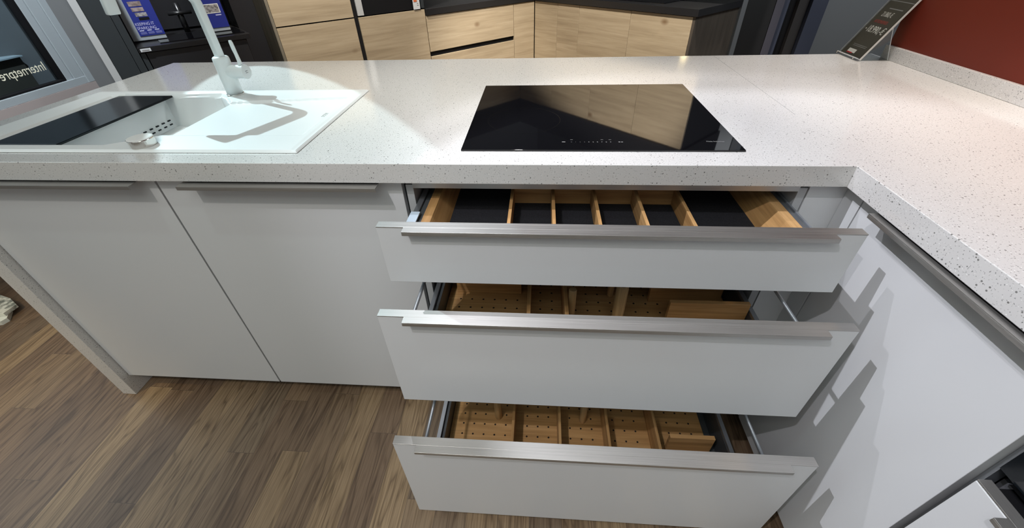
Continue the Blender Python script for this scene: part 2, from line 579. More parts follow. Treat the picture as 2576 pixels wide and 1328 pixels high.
def text(name, body, m, parent, size, mw, extrude=0.0004, align='LEFT', sx=1.0):
    """lettering as a mesh; mw maps text space (x right, y up, z out) to the world"""
    cu = bpy.data.curves.new(name, 'FONT')
    cu.body = body
    cu.size = size
    cu.extrude = extrude
    cu.align_x = align
    to = bpy.data.objects.new(name, cu)
    C.objects.link(to)
    bpy.context.view_layer.update()
    me = bpy.data.meshes.new_from_object(to.evaluated_get(bpy.context.evaluated_depsgraph_get()))
    bpy.data.objects.remove(to)
    me.transform(mw @ Matrix.Diagonal((sx, 1, 1, 1)))
    me.materials.clear()
    me.materials.append(m)
    o = bpy.data.objects.new(name, me)
    C.objects.link(o)
    if parent is not None:
        o.parent = parent
        o.matrix_parent_inverse = parent_inv(parent)
    return o


def frame(o, x, y, z):
    """matrix with the given origin and axes"""
    m = Matrix((Vector(x), Vector(y), Vector(z))).transposed().to_4x4()
    return Matrix.Translation(Vector(o)) @ m


def struct(o, **k):
    o['kind'] = 'structure'
    return o


# ---------------------------------------------------------------- the setting
TH = R(44.5)
K = Vector((-0.715, 3.783, 0))       # inner corner of the oak kitchen
A = Vector((math.cos(TH), math.sin(TH), 0))
Bv = Vector((-math.sin(TH), math.cos(TH), 0))
struct(MB().box(-3.75, 4.5, -4.5, 8.5, -0.06, 0).build('floor', M['floor']))
struct(MB().box(-3.75, 4.5, -2.6, 8.5, 3.2, 3.3).build('ceiling', M['ceiling']))
# red wall at the right run
struct(MB().box(0.621, 0.74, -2.6, 0.905, 0, 3.2).build('wall_right', M['red']))
# far grey wall
struct(MB().box(1.0, 4.5, 3.42, 3.52, 0, 3.2).build('wall_back', M['greywall']))
struct(MB().box(4.4, 4.5, -2.6, 3.42, 0, 3.2).build('wall_far_right', M['greywall']))


def wing(name, a0, a1, b0, b1, z0, z1, m, parent=None, bevel=0.0, axis='a'):
    """box in the turned frame of the oak kitchen: its own object axes follow the wing"""
    mb = MB().box(a0, a1, b0, b1, z0, z1)
    o = mb.build(name, m, None, bevel)
    o.location = K
    o.rotation_euler = (0, 0, TH)
    if parent is not None:
        o.parent = parent
        o.matrix_parent_inverse = parent_inv(parent)
    return o


struct(wing('wall_oak_kitchen_left', -4.6, 0.76, 0.62, 0.72, 0, 3.2, M['greywall']))
struct(wing('wall_oak_kitchen_right', 0.672, 0.76, -1.70, 0.62, 0, 3.2, M['greywall']))

# window wall on the left: x = -3.6
XW = -3.6
wl = MB()
wl.box(XW - 0.12, XW, -2.6, 1.872, 0, 0.68)           # below the window
wl.box(XW - 0.12, XW, 1.83, 1.872, 0.68, 3.2)         # pier
wl.box(XW - 0.12, XW, -2.6, 1.83, 2.6, 3.2)
wl.box(XW - 0.12, XW, -2.6, -1.2, 0.68, 2.6)
struct(wl.build('wall_left', M['wallL']))
tp = MB()
tp.box(XW - 0.12, XW + 0.002, 1.876, 1.940, 0, 3.2)
struct(tp.build('trim_1', M['wallL']))
struct(MB().box(XW - 0.12, XW - 0.012, 1.940, 2.35, 0, 3.2).build('trim_2', M['alu']))
wf = MB()
wf.box(XW - 0.04, XW + 0.000, 1.775, 1.83, 0.68, 2.6)
wf.box(XW - 0.05, XW - 0.006, 1.706, 1.773, 0.70, 2.6)
wf.box(XW - 0.06, XW - 0.012, 1.664, 1.703, 0.72, 2.6)
wf.box(XW - 0.05, XW - 0.004, -1.2, 1.83, 0.68, 0.722)
wf.box(XW - 0.05, XW - 0.004, -1.2, 1.83, 2.55, 2.6)
win = struct(wf.build('window_1', M['frameL'], None, 0.002))
gk = MB()
gk.box(XW - 0.06, XW - 0.016, 1.650, 1.664, 0.722, 2.55)
gk.box(XW - 0.06, XW - 0.016, -1.2, 1.65, 0.722, 0.732)
gk.build('gasket', M['black'], win)
MB().box(XW - 0.055, XW - 0.049, -1.2, 1.655, 0.73, 2.55).build('pane', M['glass'], win)
# mirrored lettering stuck on the outer face of the pane
lt = text('lettering', 'Internetpre', M['window_text'], win, 0.069,
          frame((XW - 0.048, 1.622, 0.798), (0, -1, 0), (0, 0, 1), (-1, 0, 0)), 0.0005, 'LEFT', 0.80)
# what lies outside the window
st = struct(MB().box(-40, -3.76, -12, 25, -0.06, 0.0).build('outside_paving', M['pave']))  # street paving seen through the pane
lg = MB().box(-3.92, -3.77, -2.0, 1.62, 0.0, 0.875).build('added_window_ledge', M['ledge'])  # added ledge; its dark colour stands in for a reflection behind the lettering
tag(lg, 'dark ledge added outside the window for the dark reflection behind the mirrored lettering', 'ledge')
MB().box(-3.922, -3.745, -2.0, 1.62, 0.875, 0.882).build('edge_strip', M['ledge_edge'], lg)

# stripes of doors and tall units between the oak kitchen and the grey wall
stripes = [('tall_unit', 0.985, 1.285, 3.20, 'blacktop', 'black tall unit right of the smoked oak side panel', 'cabinet'),
           ('door_frame_post', 1.29, 1.355, 3.20, 'stripeA', 'mauve grey upright post beside the black tall unit', 'post'),
           ('door_frame_post', 1.357, 1.415, 3.24, 'stripeB', 'slate blue upright post, second from the black tall unit', 'post'),
           ('tall_unit', 1.417, 1.49, 3.28, 'black', 'narrow black unit between the slate blue post and the brown one', 'cabinet'),
           ('door_frame_post', 1.492, 1.570, 3.24, 'stripeC', 'brown black upright post left of the wide blue grey panel', 'post'),
           ('upright_panel', 1.576, 1.70, 3.20, 'stripeB', 'wide slate blue panel against the grey back wall', 'panel')]
for n, x0, x1, y, mm, lab, cat in stripes:
    o = MB().box(x0, x1, y, 3.418, 0, 2.5).build(n, M[mm], None, 0.002)
    tag(o, lab, cat)

# ---------------------------------------------------------------- oak kitchen (background)
FT = 0.019


def oak_unit(label, a0, a1, fronts, top, wingside, body='oakside'):
    """fronts: (z0, z1) list; wingside 'l' lies along A in front of b=0, 'r' along -B in front of a=0"""
    r = thing('oak_cabinet', label, 'cabinet', K + (A * a0 if wingside == 'l' else -Bv * a0), 'pale oak kitchen units', 0)
    if wingside == 'l':
        wing('carcass', a0 + 0.001, a1 - 0.001, FT + 0.001, 0.58, 0.0, top, M['black'], r)
    else:
        wing('carcass', FT + 0.001, 0.60, -a1 + 0.001, -a0 - 0.001, 0.0, top, M['black'], r)
    for i, f in enumerate(fronts):
        z0, z1 = f
        if wingside == 'l':
            o = wing('door' if len(fronts) == 1 else 'drawer', a0 + 0.0015, a1 - 0.0015, 0, FT, z0, z1, M['oak'], r, 0.0008)
        else:
            # turn the box so its grain axis runs along the front
            mb = MB().box(a0 + 0.0015, a1 - 0.0015, 0, FT, z0, z1)
            o = mb.build('door' if len(fronts) == 1 else 'drawer', M['oak'], None, 0.0008)
            o.location = K
            o.rotation_euler = (0, 0, TH - math.pi / 2)
            o.parent = r
            o.matrix_parent_inverse = parent_inv(r)
    return r


# left wing
t1 = oak_unit('tall oak cabinet with two stacked doors, leftmost of the oak kitchen', -2.378, -1.831,
              [(0.10, 0.922), (0.930, 1.75)], 2.3, 'l')
for ch in t1.children:
    if ch.name.startswith('drawer'):
        ch.name = 'door'
wing('side_panel', -2.396, -2.379, 0.0, 0.47, 0, 2.3, M['oakpale'], t1)
gp = wing('shadow_gap_strip', -1.829, -1.802, 0.008, 0.05, 0, 2.3, M['blacktop'])
tag(gp, 'black recessed strip between the tall oak cabinet and the oven unit', 'trim strip')
t2 = oak_unit('oak door below the black built-in oven', -1.800, -1.233, [(0.10, 0.923)], 0.925, 'l')
ov = thing('built_in_oven', 'black built-in oven above the oak door, energy tag hanging on it', 'oven', K + A * -1.8 + Vector((0, 0, 0.93)))
wing('oven_front', -1.745, -1.236, 0.012, 0.03, 0.930, 1.52, M['black'], ov)
wing('oven_body', -1.79, -1.24, 0.032, 0.58, 0.928, 2.3, M['blacktop'], ov)
wing('side_trim', -1.795, -1.749, 0.004, 0.03, 0.934, 1.52, M['alu'], ov)
wing('side_trim', -1.262, -1.236, -0.002, 0.010, 0.934, 1.52, M['anthra'], ov)
tg = wing('energy_tag', -1.334, -1.274, -0.006, -0.004, 0.930, 1.04, M['paper'])
tag(tg, 'white tag with an orange block hanging on the black oven', 'price tag')
wing('orange_block', -1.326, -1.298, -0.0075, -0.0062, 0.982, 1.01, M['orange'], tg)
wing('print_line', -1.300, -1.288, -0.0075, -0.0062, 0.970, 0.973, M['print'], tg)
wing('print_line', -1.300, -1.286, -0.0075, -0.0062, 0.957, 0.960, M['print'], tg)
oak_unit('oak drawer unit with a black grip slot left of the inner corner', -1.230, -0.276, [(0.10, 0.563), (0.602, 0.873)], 0.875, 'l')
oak_unit('narrow oak filler panel left of the inner corner', -0.274, -0.004, [(0.10, 0.873)], 0.875, 'l')
# right wing
oak_unit('narrow oak front right of the inner corner', 0.004, 0.313, [(0.10, 0.873)], 0.875, 'r')
oak_unit('oak front, second from the inner corner on the right wing', 0.313, 0.580, [(0.10, 0.873)], 0.875, 'r')
oak_unit('wide oak front in the middle of the right wing', 0.580, 1.128, [(0.10, 0.873)], 0.875, 'r')
e1 = oak_unit('oak end cabinet of the right wing beside the smoked side panel', 1.128, 1.663, [(0.10, 0.873)], 0.875, 'r')
wing('side_panel', 0.0, 0.668, -1.683, -1.665, 0, 0.876, M['oakside'], e1)
# black L worktop of the oak kitchen
bw = thing('black_worktop', 'black L-shaped worktop on the oak kitchen units', 'worktop', K + Vector((0, 0, 0.88)))
wing('slab', -1.229, 0.66, -0.012, 0.615, 0.877, 0.925, M['blacktop'], bw, 0.001)
wing('slab', -0.012, 0.668, -1.70, -0.0125, 0.877, 0.925, M['blacktop'], bw, 0.001)
hb = wing('black_hob', 0.10, 0.60, -1.35, -0.75, 0.925, 0.931, M['blackglass'])
tag(hb, 'black glass hob on the worktop of the oak kitchen', 'hob')
ld = MB().tube((0.666, 3.30, 1.44), (0.676, 3.30, 1.72), 0.026, 0.026, 16).build('night_light', M['ledwarm'])
tag(ld, 'small warm glowing lamp behind the peninsula, mirrored in its rear edge', 'lamp')

# wall cabinets above (mirrored in the cooktop)
for (a0, a1) in ((-1.20, -0.60), (-0.598, 0.0)):
    r = thing('wall_cabinet', 'pale oak wall cabinet over the left wing, %s' % ('left one' if a0 < -1 else 'next to the corner'), 'cabinet', K + A * a0 + Bv * 0.23 + Vector((0, 0, 1.5)), 'oak wall cabinets')
    wing('carcass', a0, a1, 0.25, 0.62, 1.46, 2.06, M['black'], r)
    wing('door', a0 + 0.0015, a1 - 0.0015, 0.23, 0.249, 1.45, 2.06, M['oak'], r, 0.0008)
for n_, (b0, b1) in zip(('next to the corner', 'second from the corner', 'third from the corner', 'outermost'), ((-0.23, 0.27), (0.27, 0.78), (0.78, 1.30), (1.30, 1.80))):
    r = thing('wall_cabinet', 'pale oak wall cabinet over the right wing, ' + n_, 'cabinet', K - Bv * b0 + Vector((0, 0, 1.5)), 'oak wall cabinets')
    wing('carcass', 0.020, 0.668, -b1, -b0, 1.46, 2.06, M['black'], r)
    mb = MB().box(b0 + 0.0015, b1 - 0.0015, 0, FT, 1.45, 2.06)
    o = mb.build('door', M['oak'], None, 0.0008)
    o.location = K
    o.rotation_euler = (0, 0, TH - math.pi / 2)
    o.parent = r
    o.matrix_parent_inverse = parent_inv(r)
bk = thing('bulkhead', 'black bulkhead above the oak wall cabinets', 'bulkhead', K + Vector((0, 0, 2.07)))
wing('box', -1.20, -0.02, 0.22, 0.61, 2.062, 2.33, M['black'], bk)
wing('box', -0.012, 0.66, -1.82, 0.60, 2.062, 2.33, M['black'], bk)

# ---------------------------------------------------------------- black kitchen (background left)
tc_ = thing('tall_cabinet', 'anthracite tall cabinet beside the window wall', 'cabinet', K + A * -3.2)
wing('carcass', -3.276, -3.142, 0.02, 0.60, 0, 2.3, M['anthra2'], tc_)
wing('door', -3.275, -3.180, 0.0, 0.019, 0.10, 2.3, M['anthra'], tc_, 0.001)
wing('door', -3.178, -3.143, 0.0, 0.019, 0.10, 2.3, M['anthra'], tc_, 0.001)
et = wing('edge_trim', -3.312, -3.278, -0.004, 0.03, 0, 2.4, M['alu'])
tag(et, 'light grey upright trim between window wall and anthracite cabinet', 'trim strip')
bc = thing('black_base_cabinet', 'black base cabinet carrying the two blue posters', 'cabinet', K + A * -2.85)
wing('carcass', -3.139, -2.57, 0.03, 0.60, 0, 0.885, M['black'], bc)
wing('door', -3.139, -3.115, 0.012, 0.030, 0.10, 0.885, M['anthra'], bc, 0.001)
wing('door', -3.110, -2.575, 0.012, 0.030, 0.10, 0.885, M['anthra2'], bc, 0.001)
wing('worktop', -3.14, -2.545, 0.0, 0.615, 0.888, 0.916, M['blacktop'], bc, 0.001)
hb2 = wing('glass_hob', -3.02, -2.56, 0.06, 0.34, 0.916, 0.921, M['blackglass'])
tag(hb2, 'black glass hob in front of the blue posters', 'hob')
lb = wing('label_card', -3.130, -3.080, -0.004, -0.0005, 0.893, 0.909, M['paper'])
tag(lb, 'small white label on the left corner of the black worktop', 'label')
wing('print_line', -3.122, -3.088, -0.0052, -0.0042, 0.899, 0.903, M['print'], lb)
rw = wing('rear_panel', -3.14, -2.545, 0.55, 0.60, 0.93, 2.3, M['anthra2'])
fp = wing('gap_shade_sheet', -2.542, -2.398, 0.30, 0.58, 0.0, 2.3, M['anthra2'])  # added dark sheet; its colour stands in for the shade in the gap
tag(fp, 'added dark sheet in the shaded gap between the black base cabinet and the tall oak cabinet', 'panel')
tag(rw, 'dark rear panel behind the blue posters', 'panel')
# black tap on the hob side: upright with a cross handle
bt = thing('black_tap', 'black tap with a cross bar between the two blue posters', 'tap', K + A * -2.85 + Bv * 0.36 + Vector((0, 0, 0.92)))


def wtube(name, p, q, r, m, parent, n=16):
    P = K + A * p[0] + Bv * p[1] + Vector((0, 0, p[2]))
    Q = K + A * q[0] + Bv * q[1] + Vector((0, 0, q[2]))
    return MB().tube(P, Q, r, r, n).build(name, m, parent, 0.0, True)


wtube('column', (-2.835, 0.36, 0.922), (-2.835, 0.36, 1.09), 0.017, M['blacktop'], bt)
wtube('handle', (-2.90, 0.345, 1.035), (-2.77, 0.345, 1.035), 0.011, M['blacktop'], bt)


def poster(label, a0, a1, b, z0, z1, kind):
    r = thing('poster_stand', label, 'poster', K + A * ((a0 + a1) / 2) + Bv * b + Vector((0, 0, z0)))
    wing('acrylic_sheet', a0 - 0.042 if kind == 1 else a0, a1, b + 0.003, b + 0.006, 0.925, z1, M['frost'], r)
    wing('foot', a0, a1, b + 0.006, b + 0.08, 0.922, 0.925, M['acrylic'], r)
    wing('print', a0, a1, b, b + 0.002, z0, z1, M['blue'], r)
    ra, rb, rz_ = A, Vector((0, 0, 1)), -Bv
    P = lambda a, z: K + A * a + Bv * (b - 0.0006) + Vector((0, 0, z))
    if kind == 1:
        text('lettering', 'KEEPING IT\nSPARKLING', M['lettering'], r, 0.0215, frame(P(a0 + 0.004, z0 + 0.056), ra, rb, rz_), 0.0002, 'LEFT', 0.86)
        for i in range(3):
            wing('text_block', a0 + 0.010 + i * 0.038, a0 + 0.040 + i * 0.038, b - 0.001, b, z0 + 0.008, z0 + 0.022, M['bluelight'], r)
            wing('text_block', a0 + 0.010 + i * 0.038, a0 + 0.032 + i * 0.038, b - 0.001, b, z0 + 0.026, z0 + 0.031, M['lettering'], r)
        # picture of stacked cutlery trays
        for i, (dx, dz, w, h, mm) in enumerate([(0.0, 0.155, 0.062, 0.024, 'skin'), (0.004, 0.128, 0.058, 0.02, 'skin'),
                                                (0.010, 0.102, 0.056, 0.02, 'photo'), (0.018, 0.083, 0.050, 0.014, 'black')]):
            wing('picture', a0 + 0.018 + dx, a0 + 0.018 + dx + w, b - 0.001, b, z0 + dz, z0 + dz + h, M[mm], r)
    else:
        wing('picture', a0 + 0.030, a0 + 0.134, b - 0.001, b, z0 + 0.082, z0 + 0.134, M['signwhite'], r)
        wing('picture', a0 + 0.034, a0 + 0.130, b - 0.0015, b - 0.0011, z0 + 0.086, z0 + 0.130, M['photo'], r)
        wing('text_block', a0 + 0.100, a0 + 0.132, b - 0.001, b, z0 + 0.068, z0 + 0.074, M['lettering'], r)
    return r


poster('blue poster headed KEEPING IT SPARKLING in an acrylic stand', -3.094, -2.967, 0.20, 0.947, 1.34, 1)
poster('plain blue poster with a framed grey picture, right of the tap', -2.762, -2.609, 0.20, 0.945, 1.34, 2)

# ---------------------------------------------------------------- peninsula: worktop
H = 0.97
T = 0.0477
XL, D = -2.2205, 0.9665
YR = -1.9       # front end of the right run
WX = 0.608
wt = thing('quartz_worktop', 'white speckled quartz L-shaped worktop with sink and cooktop', 'worktop', (-0.8, 0.48, 0.9223))
xs = [XL, -2.13, -1.205, 0.0, 0.62]
ys = [YR, 0.0, 0.056, 0.535, D]
keep = set()
for i in range(4):
    for j in range(4):
        if j == 0 and i < 3:
            continue
        if i == 1 and j == 2:
            continue
        keep.add((i, j))
bm = bmesh.new()
vc = {}


def V_(i, j, k):
    key = (i, j, k)
    if key not in vc:
        vc[key] = bm.verts.new((xs[i], ys[j], H if k else H - T))
    return vc[key]


for (i, j) in keep:
    bm.faces.new([V_(i, j, 1), V_(i + 1, j, 1), V_(i + 1, j + 1, 1), V_(i, j + 1, 1)])
    bm.faces.new([V_(i, j + 1, 0), V_(i + 1, j + 1, 0), V_(i + 1, j, 0), V_(i, j, 0)])
    for (di, dj, e) in ((0, -1, ((0, 0), (1, 0))), (1, 0, ((1, 0), (1, 1))), (0, 1, ((1, 1), (0, 1))), (-1, 0, ((0, 1), (0, 0)))):
        if (i + di, j + dj) not in keep:
            (a, b), (c, d) = e
            bm.faces.new([V_(i + a, j + b, 0), V_(i + c, j + d, 0), V_(i + c, j + d, 1), V_(i + a, j + b, 1)])
mb = MB()
mb.bm.free()
mb.bm = bm
mb.build('slab', M['quartz'], wt, 0.0012)
MB().box(XL, XL + 0.0535, 0.0, D, 0, H - T - 0.0002).build('waterfall_panel', M['quartz'], wt, 0.0012)
MB().box(WX, 0.6205, YR, 0.902, H + 0.0002, H + 0.0437).build('upstand', M['quartz'], wt, 0.0012)
MB().prism([(0.0215, 0.30), (0.0225, 0.30), (0.0325, D - 0.01), (0.0315, D - 0.01)], 2, H, H + 0.0002).build('joint_line', M['print'], wt)

# ---------------------------------------------------------------- sink
SX0, SX1, SY0, SY1 = -2.15, -1.203, 0.052, 0.5396
sink = thing('inset_sink', 'white composite sink with drainer set into the quartz worktop', 'sink', (-1.7, 0.3, H))


def sdf_poly(x, y, P):
    d = 1e9
    inside = False
    n = len(P)
    for i in range(n):
        ax, ay = P[i]
        bx, by = P[(i + 1) % n]
        ex, ey = bx - ax, by - ay
        wx, wy = x - ax, y - ay
        t = max(0, min(1, (wx * ex + wy * ey) / (ex * ex + ey * ey)))
        d = min(d, math.hypot(wx - ex * t, wy - ey * t))
        if (ay > y) != (by > y) and x < (bx - ax) * (y - ay) / (by - ay) + ax:
            inside = not inside
    return -d if inside else d


def sst(a, b, x):
    t = max(0, min(1, (x - a) / (b - a)))
    return t * t * (3 - 2 * t)


BOWL = [(-2.055, 0.110), (-2.03, 0.088), (-1.715, 0.088), (-1.60, 0.158), (-1.600, 0.415), (-1.655, 0.478), (-1.685, 0.496), (-2.03, 0.502), (-2.055, 0.48)]
WELL = [(-1.893, 0.094), (-1.715, 0.094), (-1.606, 0.160), (-1.606, 0.413), (-1.660, 0.472), (-1.687, 0.490), (-1.893, 0.495)]
DRAIN = [(-1.62, 0.150), (-1.240, 0.150), (-1.240, 0.455), (-1.56, 0.415), (-1.62, 0.405)]
RIM, DR, SHELF, BOT = 0.9765, 0.9700, 0.9665, 0.873


def sink_h(x, y):
    z = RIM
    dd = sdf_poly(x, y, DRAIN)
    z = DR + (RIM - DR) * sst(-0.004, 0.004, dd)
    # slight fall of the drainer towards the bowl
    e = min(x - SX0, SX1 - x, y - SY0, SY1 - y)
    z = min(z, H + 0.001 + (RIM - H - 0.001) * sst(0.0, 0.006, e))
    if SX1 - x < 0.017:
        z = min(z, RIM - 0.0012 + 0.0012 * sst(0.013, 0.017, SX1 - x)) if SX1 - x > 0.006 else z
    db = sdf_poly(x, y, BOWL)
    if db < 0.004:
        z = min(z, SHELF + (RIM - SHELF) * sst(-0.003, 0.004, db))
    dw = sdf_poly(x, y, WELL)
    if dw < 0.001:
        z = min(z, SHELF - (SHELF - BOT) * sst(0.001, -0.007, dw) if False else SHELF - (SHELF - BOT) * (1 - sst(-0.007, 0.001, dw)))
    return z


def axis_pts(a, b, dense, fine=0.0035, coarse=0.0115):
    out = [a]
    x = a
    while x < b - 1e-6:
        st_ = fine if any(abs(x - d) < 0.014 for d in dense) or min(x - a, b - x) < 0.01 else coarse
        nx = x + st_
        for d in dense:
            if x < d - 0.014 < nx and st_ == coarse:
                nx = d - 0.0139
        x = min(nx, b)
        out.append(x)
    return out


gx = axis_pts(SX0, SX1, [-2.055, -2.03, -1.893, -1.715, -1.70, -1.685, -1.67, -1.655, -1.64, -1.62, -1.606, -1.59, -1.56, -1.24, SX1 - 0.015], 0.0032)
gy = axis_pts(SY0, SY1, [0.088, 0.11, 0.13, 0.15, 0.16, 0.405, 0.42, 0.44, 0.455, 0.478, 0.496], 0.0032)
bm = bmesh.new()
grid = [[bm.verts.new((x, y, sink_h(x, y))) for y in gy] for x in gx]
for i in range(len(gx) - 1):
    for j in range(len(gy) - 1):
        bm.faces.new([grid[i][j], grid[i + 1][j], grid[i + 1][j + 1], grid[i][j + 1]])
mb = MB()
mb.bm.free()
mb.bm = bm
bo = mb.build('basin', M['sink'], sink, 0, True)
bo.data.set_sharp_from_angle(angle=R(22))
for k in range(8):
    y = 0.465 - 0.0255 * k
    MB().box(-1.8912, -1.8850, y - 0.0052, y + 0.0052, 0.8965, 0.9000).build('overflow_slot', M['slot'], sink)
for k in range(7):
    y = 0.466 - 0.0255 * k
    MB().box(-1.8912, -1.8850, y - 0.0052, y + 0.0052, 0.8835, 0.8870).build('overflow_slot', M['slot'], sink)
text('lettering', 'SYSTEM', M['print'], sink, 0.0145, frame((-1.2365, 0.277, DR + 0.0068 - 0.0002), (0, 1, 0), (-1, 0, 0), (0, 0, 1)), 0.0001, 'LEFT', 0.62)
cbm = MB().box(-2.045, -1.856, 0.096, 0.494, 0.9668, 0.9728).build('glass_cutting_board', M['board'], None, 0.0012)
tag(cbm, 'black glass cutting board covering the left half of the sink bowl', 'cutting board')
kb = thing('drain_knob', 'round white drain knob with a chrome rim in front of the sink bowl', 'knob', (-1.606, 0.083, RIM))
KO = (-1.606, 0.083, RIM)
MB().lathe(KO, [(0.0262, -0.001), (0.0272, 0.001), (0.0272, 0.017), (0.0265, 0.0185)]).build('rim', M['chrome'], kb, 0, False)
MB().lathe((KO[0], KO[1], RIM + 0.0185), [(0.0265, 0.0), (0.0265, 0.0018), (0.024, 0.0026)]).build('cap', M['white'], kb)

# ---------------------------------------------------------------- tap
FX, FY = -1.630, 0.490
tap = thing('kitchen_tap', 'tall white single-lever kitchen tap standing on the white sink', 'tap', (FX, FY, RIM))
MB().lathe((FX, FY, 0), [(0.0255, RIM - 0.002), (0.0255, 0.980), (0.0235, 0.981)]).build('base_ring', M['chrome'], tap)
MB().lathe((FX, FY, 0), [(0.0235, 0.981), (0.0240, 1.02), (0.0235, 1.082), (0.0225, 1.088), (0.0190, 1.091)]).build('body', M['tap'], tap, 0, True)
# spout: rectangular tube going up, bending and running over the bowl
sd = Vector((-0.47, -0.883, 0)).normalized()
path = []
base = Vector((FX, FY, 1.085))
path.append((base, Vector((0, 0, 1))))
path.append((Vector((FX, FY, 1.222)), Vector((0, 0, 1))))
rb = 0.030
ctr = Vector((FX, FY, 1.228)) + sd * rb
for t in range(1, 9):
    a = R(90 - t * 10.6)
    path.append((ctr + (-sd) * (rb * math.sin(a)) + Vector((0, 0, rb * math.cos(a))), (sd * math.cos(a) + Vector((0, 0, math.sin(a)))).normalized()))
endp = path[-1][0] + (sd * 0.165) + Vector((0, 0, 0.012))
path.append((endp, (sd + Vector((0, 0, 0.07))).normalized()))
side = Vector((sd.y, -sd.x, 0))
bm = bmesh.new()
rings = []
hw, hd, cr = 0.0140, 0.0100, 0.0045
sec = []
for cxn, cyn, a0 in ((1, 1, 0), (-1, 1, 90), (-1, -1, 180), (1, -1, 270)):
    for q in range(4):
        an = R(a0 + q * 30)
        sec.append((cxn * (hw - cr) + cr * math.cos(an), cyn * (hd - cr) + cr * math.sin(an)))
for p, t in path:
    up = side.cross(t).normalized()
    rings.append([bm.verts.new(p + side * u + up * v) for u, v in sec])
for a, b in zip(rings, rings[1:]):
    for i in range(len(sec)):
        bm.faces.new([a[i], a[(i + 1) % len(sec)], b[(i + 1) % len(sec)], b[i]])
bm.faces.new(rings[0])
bm.faces.new(rings[-1][::-1])
mb = MB()
mb.bm.free()
mb.bm = bm
so = mb.build('spout', M['tap'], tap, 0.0008, True)
# pull-out nozzle hanging from the end
nb = Vector((-1.722, 0.312, 0))
bm = bmesh.new()
rings = []
for z, k in ((1.229, 0.92), (1.232, 1.0), (1.262, 1.0), (1.275, 0.9), (1.279, 0.75)):
    c = Vector((nb.x, nb.y, z)) + sd * (1.26 - z) * 0.10
    rings.append([bm.verts.new(c + side * u * 0.85 * k + sd * v * 1.35 * k) for u, v in sec])
for a, b in zip(rings, rings[1:]):
    for i in range(len(sec)):
        bm.faces.new([a[i], a[(i + 1) % len(sec)], b[(i + 1) % len(sec)], b[i]])
bm.faces.new(rings[0])
bm.faces.new(rings[-1][::-1])
mb = MB()
mb.bm.free()
mb.bm = bm
mb.build('nozzle', M['tap'], tap, 0.0006, True)
# lever housing and lever
MB().tube((FX + 0.010, FY - 0.001, 1.0465), (FX + 0.066, FY - 0.006, 1.0465), 0.0195, 0.0200, 32).build('lever_housing', M['tap'], tap, 0.001, True)
cap = MB().tube((FX + 0.067, FY - 0.006, 1.0465), (FX + 0.072, FY - 0.0065, 1.0465), 0.0215, 0.0205, 32).build('housing_cap', M['tap'], tap, 0.001, True)
for dz in (0.002, -0.003):
    MB().box(FX + 0.0722, FX + 0.0726, FY - 0.012, FY - 0.0005, 1.0465 + dz, 1.0475 + dz).build('mark', M['tapline'], cap)
bm = bmesh.new()
rings = []
for z, w, d, ox in ((1.062, 0.0085, 0.0060, 0.0), (1.078, 0.0062, 0.0042, 0.001), (1.098, 0.0058, 0.0036, 0.0), (1.112, 0.0066, 0.0036, -0.0012), (1.130, 0.0062, 0.0034, -0.002), (1.136, 0.0045, 0.0026, -0.002)):
    c = Vector((FX + 0.060 + ox, FY - 0.006, z))
    rings.append([bm.verts.new(c + Vector((w * math.cos(t * math.pi / 6), d * math.sin(t * math.pi / 6), 0))) for t in range(12)])
for a, b in zip(rings, rings[1:]):
    for i in range(12):
        bm.faces.new([a[i], a[(i + 1) % 12], b[(i + 1) % 12], b[i]])
bm.faces.new(rings[0])
bm.faces.new(rings[-1][::-1])
mb = MB()
mb.bm.free()
mb.bm = bm
mb.build('lever', M['tap'], tap, 0.0, True)

# ---------------------------------------------------------------- cooktop
ck = thing('induction_cooktop', 'black glass induction cooktop flush on the white worktop', 'cooktop', (-0.506, 0.318, H))
CZ = H + 0.0042
MB().box(-0.8197, -0.1922, 0.0665, 0.5697, H + 0.0001, CZ).build('glass', M['blackglass'], ck, 0.0003)
for (cx, cy, r) in ((-0.683, 0.256, 0.094), ):
    bm = bmesh.new()
    n = 72
    a = [bm.verts.new((cx + r * math.cos(2 * math.pi * i / n), cy + r * math.sin(2 * math.pi * i / n), CZ + 0.0001)) for i in range(n)]
    b = [bm.verts.new((cx + (r + .0012) * math.cos(2 * math.pi * i / n), cy + (r + .0012) * math.sin(2 * math.pi * i / n), CZ + 0.0001)) for i in range(n)]
    for i in range(n):
        bm.faces.new([a[i], b[i], b[(i + 1) % n], a[(i + 1) % n]])
    mb = MB()
    mb.bm.free()
    mb.bm = bm
    mb.build('cooking_zone_ring', M['ring'], ck)
up = frame((0, 0, 0), (1, 0, 0), (0, 1, 0), (0, 0, 1))
digits = ['0', '1', '2', '3', '4', '5', '6', '7', '8', '9']
for i, ch in enumerate(digits):
    text('touch_mark', ch, M['printdim'] if i < 4 else M['print'], ck, 0.0062, frame((-0.567 + i * 0.0100, 0.1085, CZ + 0.0001), (1, 0, 0), (0, 1, 0), (0, 0, 1)), 0, 'CENTER')
for x0, w in ((-0.589, 0.008), (-0.459, 0.004), (-0.453, 0.004)):
    MB().box(x0, x0 + w, 0.1095, 0.1125, CZ, CZ + 0.0001).build('touch_mark', M['print'], ck)
for x0 in (-0.569, -0.4985, -0.480):
    MB().box(x0, x0 + 0.006, 0.1225, 0.1255, CZ, CZ + 0.0001).build('touch_mark', M['printdim'], ck)
text('lettering', 'Miele Induction', M['print'], ck, 0.0085, frame((-0.2615, 0.1115, CZ + 0.0001), (1, 0, 0), (0, 1, 0), (0, 0, 1)), 0, 'LEFT', 0.75)

# ---------------------------------------------------------------- base cabinets of the peninsula
YD = 0.0247
FTH = 0.019


